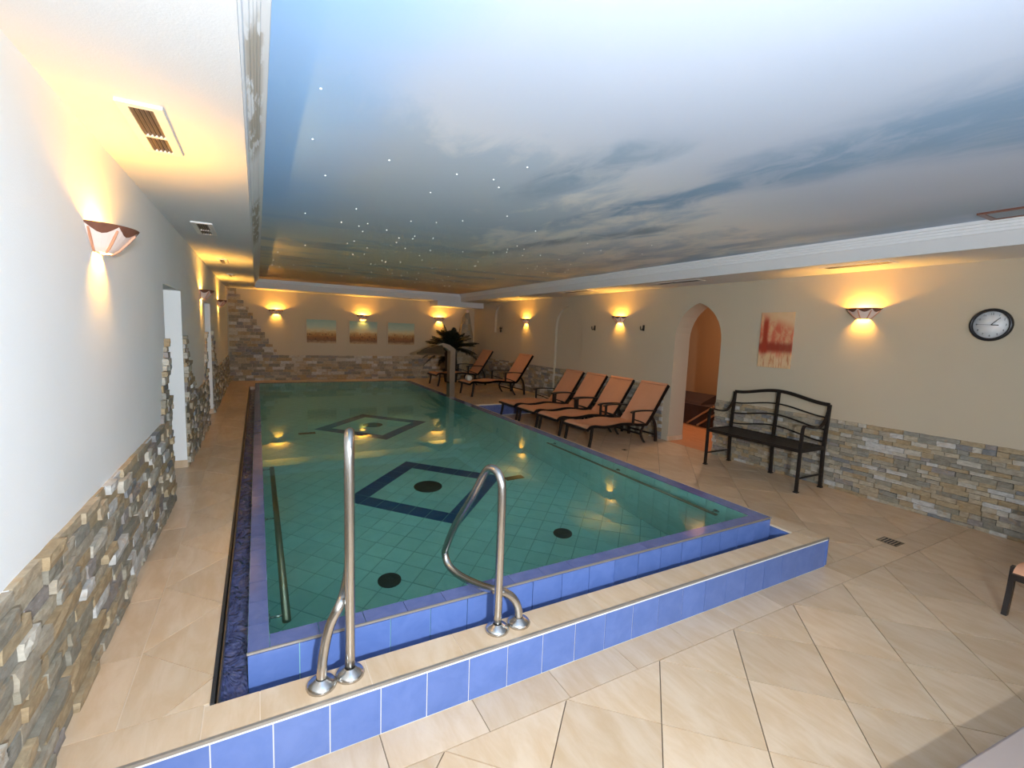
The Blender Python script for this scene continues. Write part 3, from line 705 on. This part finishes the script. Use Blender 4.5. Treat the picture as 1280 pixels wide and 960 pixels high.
# ------------------------------------------------------------------ pool handrails
def handrail(name, label, pole, back, tip, ):
    t = tag(empty(name, (pole[0][0], pole[0][1], ZD)), label, 'handrail'); o = Vector((pole[0][0], pole[0][1], ZD))
    pts = smooth_path([Vector(p)-o for p in pole+tip+back], 5)
    bm = bmesh.new(); tube(bm, pts, .0205, 14); link('tube', bm, M['steel'], t, None, True)
    for p in (pole[0], back[-1]):
        bm = bmesh.new(); rr = lathe(bm, [(.058, 0), (.060, .008), (.052, .02), (.032, .028), (.026, .034), (.022, .036)], 24, Vector((p[0], p[1], ZD))-o); bm.faces.new(rr[0][::-1])
        link('flange', bm, M['steel'], t, None, True)
handrail('pool_handrail', 'bent steel handrail loop on the step, the right one of the pair',
    [(1.016, 1.902, .25), (1.017, 1.903, .6), (1.018, 1.906, .93)],
    [(1.015, 1.927, .433), (1.07, 1.915, .41), (1.115, 1.91, .365), (1.135, 1.905, .31), (1.138, 1.903, .25)],
    [(1.014, 1.93, 1.018), (1.002, 1.991, 1.040), (.990, 2.047, 1.0), (.97, 2.149, .842), (.942, 2.291, .647), (.924, 2.375, .49), (.921, 2.393, .43), (.930, 2.35, .378), (.955, 2.24, .366), (.988, 2.058, .398)])
handrail('pool_handrail', 'tall steel handrail loop on the step at the left corner of the pool',
    [(.316, 1.905, .25), (.316, 1.906, .7), (.316, 1.91, 1.14)],
    [(.285, 1.93, .56), (.240, 1.92, .475), (.214, 1.91, .376), (.204, 1.895, .31), (.202, 1.890, .25)],
    [(.318, 1.93, 1.245), (.330, 1.99, 1.27), (.340, 2.05, 1.23), (.352, 2.15, 1.06), (.375, 2.29, .83), (.388, 2.375, .66), (.39, 2.39, .60), (.383, 2.34, .56), (.362, 2.23, .55), (.325, 2.06, .565)])
for x, y0, y1, sg, lab in ((.10, 2.42, 5.1, -1, 'steel grab rail under water along the left pool wall'), (3.32, 2.42, 5.0, 1, 'steel grab rail under water along the right pool wall')):
    t = tag(empty('grab_rail', (x, y0, .14)), lab, 'grab rail', 'grab rails under water')
    tube_obj('rail', [(0, 0, 0), (0, y1-y0, 0)], .021, M['steel_dull'], t, 12)
    for k in (.06, (y1-y0)/2, y1-y0-.06):
        e = (PX0-x+.001) if sg < 0 else (PX1-x-.001)
        b = tube_obj('bracket', [(0, k, 0), (e, k, 0)], .009, M['steel'], t, 8)
        tube_obj('bracket_plate', [(e-sg*.006, k, 0), (e, k, 0)], .03, M['steel'], b, 12)

# ------------------------------------------------------------------ water spout post
t = tag(empty('water_spout', (3.465, 8.9, ZR)), 'angular steel waterfall spout standing on the right pool rim', 'water spout')
bm = bmesh.new(); bar(bm, [(0, 0, 0), (0, 0, .97), (-.12, 0, 1.055), (-.26, 0, 1.09)], (0, .085, 0), (.055, 0, .022)); link('post', bm, M['steel_dull'], t)
bm = bmesh.new()
for z in (0, -.02):
    pass
A = [(-.22, -.05, 1.10), (-.22, .06, 1.10), (-.30, -.42, .90), (-.72, .02, .91)]
up_ = [bm.verts.new(p) for p in (A[0], A[1], A[3], A[2])]; lo_ = [bm.verts.new((p[0], p[1], p[2]-.03)) for p in (A[0], A[1], A[3], A[2])]
bm.faces.new(up_); bm.faces.new(lo_[::-1])
for k in range(4): bm.faces.new((up_[k], lo_[k], lo_[(k+1) % 4], up_[(k+1) % 4]))
tag(link('spout_blade', bm, M['steel_dull'], t), 'flat fan shaped blade')
link('collar', boxes((-.055, .055, -.08, .08, .30, .33)), M['steel'], t)
link('base_plate', boxes((-.06, .06, -.09, .09, 0, .012)), M['steel'], t)

# ------------------------------------------------------------------ loungers
def lounger_parts(t):
    """foot at local x = 0, head towards +x, width along y from 0 to .66, floor at z = 0"""
    W = .66
    seat = [(0, .285), (.05, .325), (.14, .335), (.30, .315), (.48, .318), (.66, .338), (.84, .33), (1.02, .305), (1.20, .30)]
    back = [(1.20, .30), (1.30, .42), (1.42, .60), (1.54, .78), (1.64, .93)]
    sp = smooth_path([(x, 0, z) for x, z in seat], 3); bp = smooth_path([(x, 0, z) for x, z in back], 3)
    for nm, path, y0, y1, off in (('seat_sling', sp, .03, W-.03, .006), ('back_sling', bp, .03, W-.03, .0)):
        bm = bmesh.new(); R = []
        for p in path: R.append([bm.verts.new((p.x, y, p.z+off+dz-.018*math.sin(math.pi*(y-y0)/(y1-y0)))) for dz in (0, -.006) for y in (y0, (y0+y1)/2, y1)])
        for a, b in zip(R, R[1:]):
            for i in (0, 1): bm.faces.new((a[i], a[i+1], b[i+1], b[i])); bm.faces.new((a[i+3], b[i+3], b[i+4], a[i+4]))
            bm.faces.new((a[0], b[0], b[3], a[3])); bm.faces.new((a[2], a[5], b[5], b[2]))
        link(nm, bm, M['fabric'], t)
    for y in (.015, W-.015):
        bm = bmesh.new(); bar(bm, sp, (0, .014, 0), (0, 0, .021)); link('side_rail', bm, M['alu'], t)
        bm = bmesh.new(); bar(bm, bp, (0, .014, 0), (.015, 0, -.012)); link('back_rail', bm, M['alu'], t)
        bm = bmesh.new(); bar(bm, [(.10, y, .32), (.085, y, .15), (.055, y, 0)], (.02, 0, 0), (0, .014, 0)); link('leg', bm, M['alu'], t)
        bm = bmesh.new(); bar(bm, smooth_path([(1.16, y, .30), (1.10, y, .18), (1.13, y, .08), (1.19, y, 0)], 3), (.016, 0, 0), (0, .014, 0)); link('leg', bm, M['alu'], t)
        bm = bmesh.new(); bar(bm, smooth_path([(1.31, y, .43), (1.385, y, .33), (1.425, y, .18), (1.44, y, 0)], 3), (.02, 0, 0), (0, .016, 0)); link('leg', bm, M['alu'], t)
        s = -1 if y < .3 else 1
        bm = bmesh.new(); bar(bm, [(.90, y+s*.02, .30), (.90, y+s*.02, .52)], (.018, 0, 0), (0, .012, 0)); link('arm_post', bm, M['alu'], t)
        bm = bmesh.new(); bar(bm, smooth_path([(.85, y+s*.02, .515), (.95, y+s*.02, .535), (1.15, y+s*.02, .535), (1.36, y+s*.02, .52)], 3), (0, .024, 0), (0, 0, .010)); link('armrest', bm, M['alu'], t)
        bm = bmesh.new(); bar(bm, [(.90, y+s*.02, .405), (1.06, y, .36), (1.21, y, .30)], (0, .010, 0), (0, 0, .010)); link('arm_brace', bm, M['alu'], t)
    bm = boxes((-.012, .022, .03, W-.03, .265, .303)); link('foot_bar', bm, M['alu'], t)
    bm = boxes((1.10, 1.13, .03, W-.03, .13, .155)); box(bm, 1.425, 1.45, .03, W-.03, .10, .125); link('cross_bar', bm, M['alu'], t)
    bm = bmesh.new(); bar(bm, [(1.645, .03, .935), (1.645, W-.03, .935)], (.012, 0, .016), (.008, 0, -.006)); link('head_bar', bm, M['fabric'], t)
LG = 'terracotta sling loungers beside the pool'
def lounger(loc, rz, label, src=None):
    t = tag(empty('sun_lounger', loc, rz), label, 'sun lounger', LG)
    if src is None: lounger_parts(t)
    else:
        for c in src.children:
            d = c.copy(); COL.objects.link(d); d.parent = t
    return t
l0 = lounger((4.33, 5.45, 0), 0, 'sun lounger of the row of four that stands nearest the pointed doorway')
lounger((4.33, 6.26, 0), 0, 'second sun lounger of the row of four counted from the pointed doorway', l0)
lounger((4.33, 7.00, 0), 0, 'third sun lounger of the row of four counted from the pointed doorway', l0)
lounger((4.33, 7.74, 0), 0, 'farthest sun lounger of the row of four, beside the blue step', l0)
lounger((4.14, 9.45, ZD), .03, 'sun lounger on the raised deck just behind the water spout', l0)
lounger((4.06, 11.45, ZD), .03, 'rearmost sun lounger on the raised deck in front of the palm', l0)
lounger((4.19, .28, 0), 0, 'sun lounger cut off by the right picture edge, only a foot leg showing', l0)
# rolled towel
bm = bmesh.new(); rr = lathe(bm, [(.001, -.09), (.05, -.088), (.062, -.07), (.062, .07), (.05, .088), (.001, .09)], 16)
bmesh.ops.rotate(bm, verts=bm.verts, cent=(0, 0, 0), matrix=Matrix.Rotation(math.pi/2, 3, 'X'))
tag(link('rolled_towel', bm, M['towel'], None, (4.24, 9.78, ZD+.395), True), 'pale rolled towel on the foot of the lounger behind the water spout', 'towel')

# ------------------------------------------------------------------ iron bench
t = tag(empty('garden_bench', (5.63, 3.555, 0)), 'black wrought iron bench with curved back slats against the stone base', 'bench')
X0, X1, YN, YM, YX = 5.395-5.63, 5.87-5.63, 2.937-3.555, 0, 4.177-3.555
def sq(name, pts, a=.012, b=.012, w=(1, 0, 0), h=(0, 1, 0)):
    bm = bmesh.new(); bar(bm, pts, Vector(w)*a, Vector(h)*b); return link(name, bm, M['iron'], t)
for y in (YN, YX):
    sq('leg', [(X0, y, 0), (X0, y, .70)], .015, .015); sq('leg_foot', [(X0, y, 0), (X0, y, .012)], .024, .024)
    sq('leg', [(X1+.02, y, 0), (X1, y, .45), (X1+.035, y, 1.0)], .017, .017); sq('leg_foot', [(X1+.02, y, 0), (X1+.02, y, .012)], .024, .024)
    bm = bmesh.new(); bar(bm, smooth_path([(X0, y, .69), (X0+.012, y, .755), (X0+.06, y, .775), (X0+.22, y, .74), (X0+.36, y, .745), (X1-.02, y, .83), (X1+.03, y, .95)], 4), (0, .02, 0), (.004, 0, .008)); link('armrest', bm, M['iron'], t)
    sq('stretcher', [(X0, y, .165), (X1+.015, y, .165)], .008, .008, (0, 1, 0), (0, 0, 1))
sq('leg', [(X1+.02, YM, 0), (X1, YM, .45), (X1+.035, YM, 1.085)], .017, .017); sq('leg_foot', [(X1+.02, YM, 0), (X1+.02, YM, .012)], .024, .024)
def wave(zL, zM, b):
    pts = []
    for k in range(25):
        y = YN+(YX-YN)*k/24; u = abs(y)/abs(YX); s = .5+.5*math.cos(math.pi*u); pts.append((X1+.035*(zL-.45)/.55, y, zL+(zM-zL)*s))
    return pts
sq('back_rail', wave(1.0, 1.085, 0), .010, .021, (1, 0, 0), (0, 0, 1))
for a, b in ((.845, .92), (.70, .78), (.555, .635)): sq('back_slat', wave(a, b, 0), .006, .009, (1, 0, 0), (0, 0, 1))
sq('seat_frame', [(X0, YN, .487), (X0, YX, .487)], .014, .02, (1, 0, 0), (0, 0, 1)); sq('seat_frame', [(X1, YN, .487), (X1, YX, .487)], .014, .02, (1, 0, 0), (0, 0, 1))
sq('seat_frame', [(X0, YN, .487), (X1, YN, .487)], .014, .02, (0, 1, 0), (0, 0, 1)); sq('seat_frame', [(X0, YX, .487), (X1, YX, .487)], .014, .02, (0, 1, 0), (0, 0, 1))
for k in range(9): x = X0+.045+(X1-X0-.09)*k/8; sq('seat_slat', [(x, YN, .496), (x, YX, .496)], .019, .004, (1, 0, 0), (0, 0, 1))

# ------------------------------------------------------------------ clock
t = tag(empty('wall_clock', (XR, 1.685, 1.945), math.pi), 'round wall clock with black rim and white dial at the right', 'clock')
R2 = Matrix.Rotation(math.pi/2, 4, 'Y')      # lathe axis to local +x (into the room)
def disc(name, prof, mat, n=40):
    bm = bmesh.new(); rr = lathe(bm, prof, n); bm.faces.new(rr[0][::-1]); bm.faces.new(rr[-1])
    bmesh.ops.transform(bm, matrix=R2, verts=bm.verts); return link(name, bm, mat, t, None, True)
bm = bmesh.new(); rr = lathe(bm, [(.150, 0), (.152, .018), (.146, .034), (.134, .040), (.126, .034), (.124, .018), (.124, 0)], 40)
for k in range(40): bm.faces.new((rr[0][k], rr[-1][k], rr[-1][(k+1) % 40], rr[0][(k+1) % 40]))
bmesh.ops.transform(bm, matrix=R2, verts=bm.verts); link('rim', bm, M['clockblack'], t, None, True)
disc('dial', [(.125, .001), (.125, .012)], M['clockface'])
def hand(name, ang, L, wd, x, back=0.0):
    bm = bmesh.new(); a = math.radians(ang); d = Vector((0, math.sin(a), math.cos(a)))   # local +y is to the right on the dial
    p = Vector((0, d.z, -d.y)); bar(bm, [Vector((x, 0, 0))-d*back, Vector((x, 0, 0))+d*L], p*wd, (.001, 0, 0)); link(name, bm, M['clockblack'], t)
hand('hour_hand', 93, .052, .0045, .015); hand('minute_hand', 42, .088, .003, .018); hand('second_hand', 273, .10, .0012, .021, .02)
for h in range(1, 13):
    cu = bpy.data.curves.new('numeral', 'FONT'); cu.body = str(h); cu.size = .026; cu.align_x = 'CENTER'; cu.align_y = 'CENTER'
    to = bpy.data.objects.new('numeral_text', cu); COL.objects.link(to)
    me = bpy.data.meshes.new_from_object(to.evaluated_get(bpy.context.evaluated_depsgraph_get())); COL.objects.unlink(to); bpy.data.objects.remove(to)
    a = math.radians(30*h); me.materials.clear(); me.materials.append(M['print'])
    o = bpy.data.objects.new('numeral', me); COL.objects.link(o); o.parent = t
    o.matrix_local = Matrix.Translation((.0135, .100*math.sin(a), .100*math.cos(a))) @ Matrix(((0, 0, 1, 0), (1, 0, 0, 0), (0, 1, 0, 0), (0, 0, 0, 1)))

# ------------------------------------------------------------------ paintings
for k, (x0, x1, lab) in enumerate(((1.12, 1.92, 'beach landscape painting on the end wall, the left one of three'), (2.21, 3.02, 'beach landscape painting on the end wall, the middle one under a sconce'), (3.27, 4.10, 'beach landscape painting on the end wall, the right one nearest the palm'))):
    t = tag(empty('landscape_painting', ((x0+x1)/2, YF, 1.54)), lab, 'painting', 'beach paintings on the end wall'); h = (x1-x0)/2
    link('frame', boxes((-h, h, -.025, 0, -.345, -.315), (-h, h, -.025, 0, .315, .345), (-h, -h+.03, -.025, 0, -.315, .315), (h-.03, h, -.025, 0, -.315, .315)), M['plaster'], t)
    link('canvas', boxes((-h+.03, h-.03, -.020, 0, -.315, .315)), m_beach('beach_paint_%s' % 'abc'[k], 3.1*k+1.3), t)
tag(link('abstract_painting', boxes((-.025, 0, -.217, .217, -.362, .362)), m_red(), None, (XR, 3.72, 1.737)), 'unframed red and ochre abstract canvas on the right wall', 'painting')

# ------------------------------------------------------------------ small wall things
for y, z, lab in ((7.5, 1.86, 'dark coat hook on the right wall, left of the sconce'), (6.14, 1.873, 'dark coat hook on the right wall, between the sconce and the pointed doorway')):
    t = tag(empty('wall_hook', (XR, y, z)), lab, 'hook', 'hooks on the right wall')
    link('plate', boxes((-.008, 0, -.02, .02, -.05, .05)), M['iron'], t)
    tube_obj('prong', smooth_path([(-.005, 0, .0), (-.05, 0, -.035), (-.075, 0, -.02), (-.08, 0, .03)], 4), .008, M['iron'], t, 8)
t = tag(empty('niche_ornament', (XR+.03, 11.72, 1.70)), 'small dark potted ornament standing in the little arched niche', 'ornament')
bm = bmesh.new(); rr = lathe(bm, [(.018, 0), (.024, .05), (.026, .07)], 12); bm.faces.new(rr[0][::-1]); bm.faces.new(rr[-1]); link('pot', bm, M['pot'], t, None, True)
bm = bmesh.new()
for k in range(9): a = k*.7; tube(bm, [(0, 0, .07), (.02*math.cos(a), .05*math.sin(a), .12), (.035*math.cos(a), .09*math.sin(a), .13+.05*math.sin(k*1.7))], [.006, .008, .001], 4)
link('leaves', bm, M['leaf'], t)
for x, y, s, lab in ((4.86, 1.805, .075, 'square steel floor drain in front of the bench'), (4.86, 5.2, .035, 'tiny round floor drain beside the nearest lounger of the row')):
    t = tag(empty('floor_drain', (x, y, 0)), lab, 'drain')
    link('frame', boxes((-s, s, -s, -s+.012, 0, .004), (-s, s, s-.012, s, 0, .004), (-s, -s+.012, -s, s, 0, .004), (s-.012, s, -s, s, 0, .004)), M['steel_dull'], t)
    link('grate', boxes(*[(-s+.014, s-.014, -s+.014+(2*s-.028)*k/5, -s+.014+(2*s-.028)*(k+.55)/5, .001, .003) for k in range(5)]), M['vent_dark'], t)

# ------------------------------------------------------------------ palm and rock
t = tag(empty('potted_palm', (4.82, 12.40, ZD)), 'dark feathery palm in a pot in the far right corner', 'plant')
bm = bmesh.new(); rr = lathe(bm, [(.17, 0), (.22, .30), (.24, .36), (.22, .36), (.20, .30)], 20); bm.faces.new(rr[0][::-1]); bm.faces.new(rr[-1]); link('pot', bm, M['pot'], t, None, True)
bm = bmesh.new(); tube(bm, [(0, 0, .28), (.01, 0, .55), (-.01, .01, .80), (0, 0, .98)], [.15, .17, .17, .10], 10); link('trunk', bm, M['trunk'], t, None, True)
rp = random.Random(11)
for k in range(58):
    a = k*2.39996; el = rp.uniform(-.1, 1.35); el = max(el, .62) if math.sin(a) < -.15 or (math.sin(a) > .25 and math.cos(a) > .3) else el; L = rp.uniform(.68, 1.0); d = Vector((math.cos(a), math.sin(a)*.8, 0)); ph = []
    for i in range(11):
        u = i/10; ph.append(Vector((0, 0, .92)) + d*(L*u*math.cos(el)) + Vector((0, 0, L*(u*math.sin(el) - .40*u*u*(1.35-el*.6)))))
    bm = bmesh.new(); tube(bm, ph, [.010-.0008*i for i in range(11)], 4); side = Vector((-d.y, d.x, 0)).normalized()
    for i in range(2, 41):
        u = i/41; q = u*10; j = min(9, int(q)); p = ph[j].lerp(ph[j+1], q-j); tg = (ph[j+1]-ph[j]).normalized(); l = .21*math.sin(math.pi*(.15+.8*u))
        for s in (-1, 1):
            tip = p + side*s*l*.75 + tg*l*.6 - Vector((0, 0, l*rp.uniform(.05, .4))); wv = tg*.011
            md = p.lerp(tip, .5)+Vector((0, 0, .015)); vs = [bm.verts.new(x) for x in (p-wv, p+wv, md+wv, tip, md-wv)]; bm.faces.new((vs[0], vs[1], vs[2], vs[4])); bm.faces.new((vs[4], vs[2], vs[3]))
    link('frond', bm, M['leaf'], t)
t = tag(empty('rock_fountain', (5.50, 13.03, ZD)), 'tall tapering brown rock column behind the palm', 'rock')
rp = random.Random(5); bm = bmesh.new(); rings = []
for j in range(13):
    u = j/12; r = .36*(1-u)**.8+.07; cx = -.02+.06*u
    rings.append([bm.verts.new((cx+r*(1+rp.uniform(-.16, .16))*math.cos(2*math.pi*k/12), r*.85*(1+rp.uniform(-.16, .16))*math.sin(2*math.pi*k/12), 2.0*u+rp.uniform(-.03, .03)*(0 < j))) for k in range(12)])
for A, B in zip(rings, rings[1:]):
    for k in range(12): bm.faces.new((A[k], A[(k+1) % 12], B[(k+1) % 12], B[k]))
bm.faces.new(rings[0][::-1]); bm.faces.new(rings[-1])
rk = link('rock', bm, M['rock'], t); at = rk.data.attributes.new('tone', 'FLOAT', 'FACE'); at.data.foreach_set('value', [rp.choice((.40, .60, .95, .03, .62)) for _ in rk.data.polygons])
bm = bmesh.new(); lathe(bm, [(.001, -.05), (.035, -.035), (.05, 0), (.035, .035), (.001, .05)], 14, (.05, 0, 2.05)); tag(link('ball', bm, M['ceramic'], t, None, True), 'pale ball on the tip')

# ------------------------------------------------------------------ corridor furniture
t = tag(empty('corridor_daybed', (7.9, 6.55, 0)), 'dark wooden daybed with raised headrest in the corridor behind the doorway', 'daybed')
link('body', boxes((-.3, .9, -.9, .9, .02, .42)), M['wood'], t)
bm = bmesh.new(); prism(bm, [(-.25, .42), (.85, .42), (.85, .46), (.2, .60), (-.2, .46)], 1, -.4, .45); link('headrest', bm, M['wood'], t)
for y in (-.70, -.45): 
    bm = bmesh.new(); bar(bm, [(-.36, y+.25, .03), (-.36, y-.35, .46)], (.012, 0, 0), (0, .012, .012)); tag(link('slanted_bar', bm, M['woodpale'], t), 'pale slanted bar')
# ------------------------------------------------------------------ pale bench at the lower right corner
t = tag(empty('padded_bench', (2.74, .125, 0), -.097), 'low pale pinkish padded bench cut off by the lower right corner', 'bench')
bm = boxes((-1.0, 1.0, -.36, .36, .10, .20)); bmesh.ops.bevel(bm, geom=bm.edges[:], offset=.012, segments=2, affect='EDGES'); link('pad', bm, M['pad'], t)
link('frame', boxes((-.96, .96, -.32, .32, .06, .10)), M['wood'], t)
for x in (-.90, .90):
    for y in (-.27, .27): link('leg', boxes((x-.03, x+.03, y-.03, y+.03, 0, .06)), M['wood'], t)
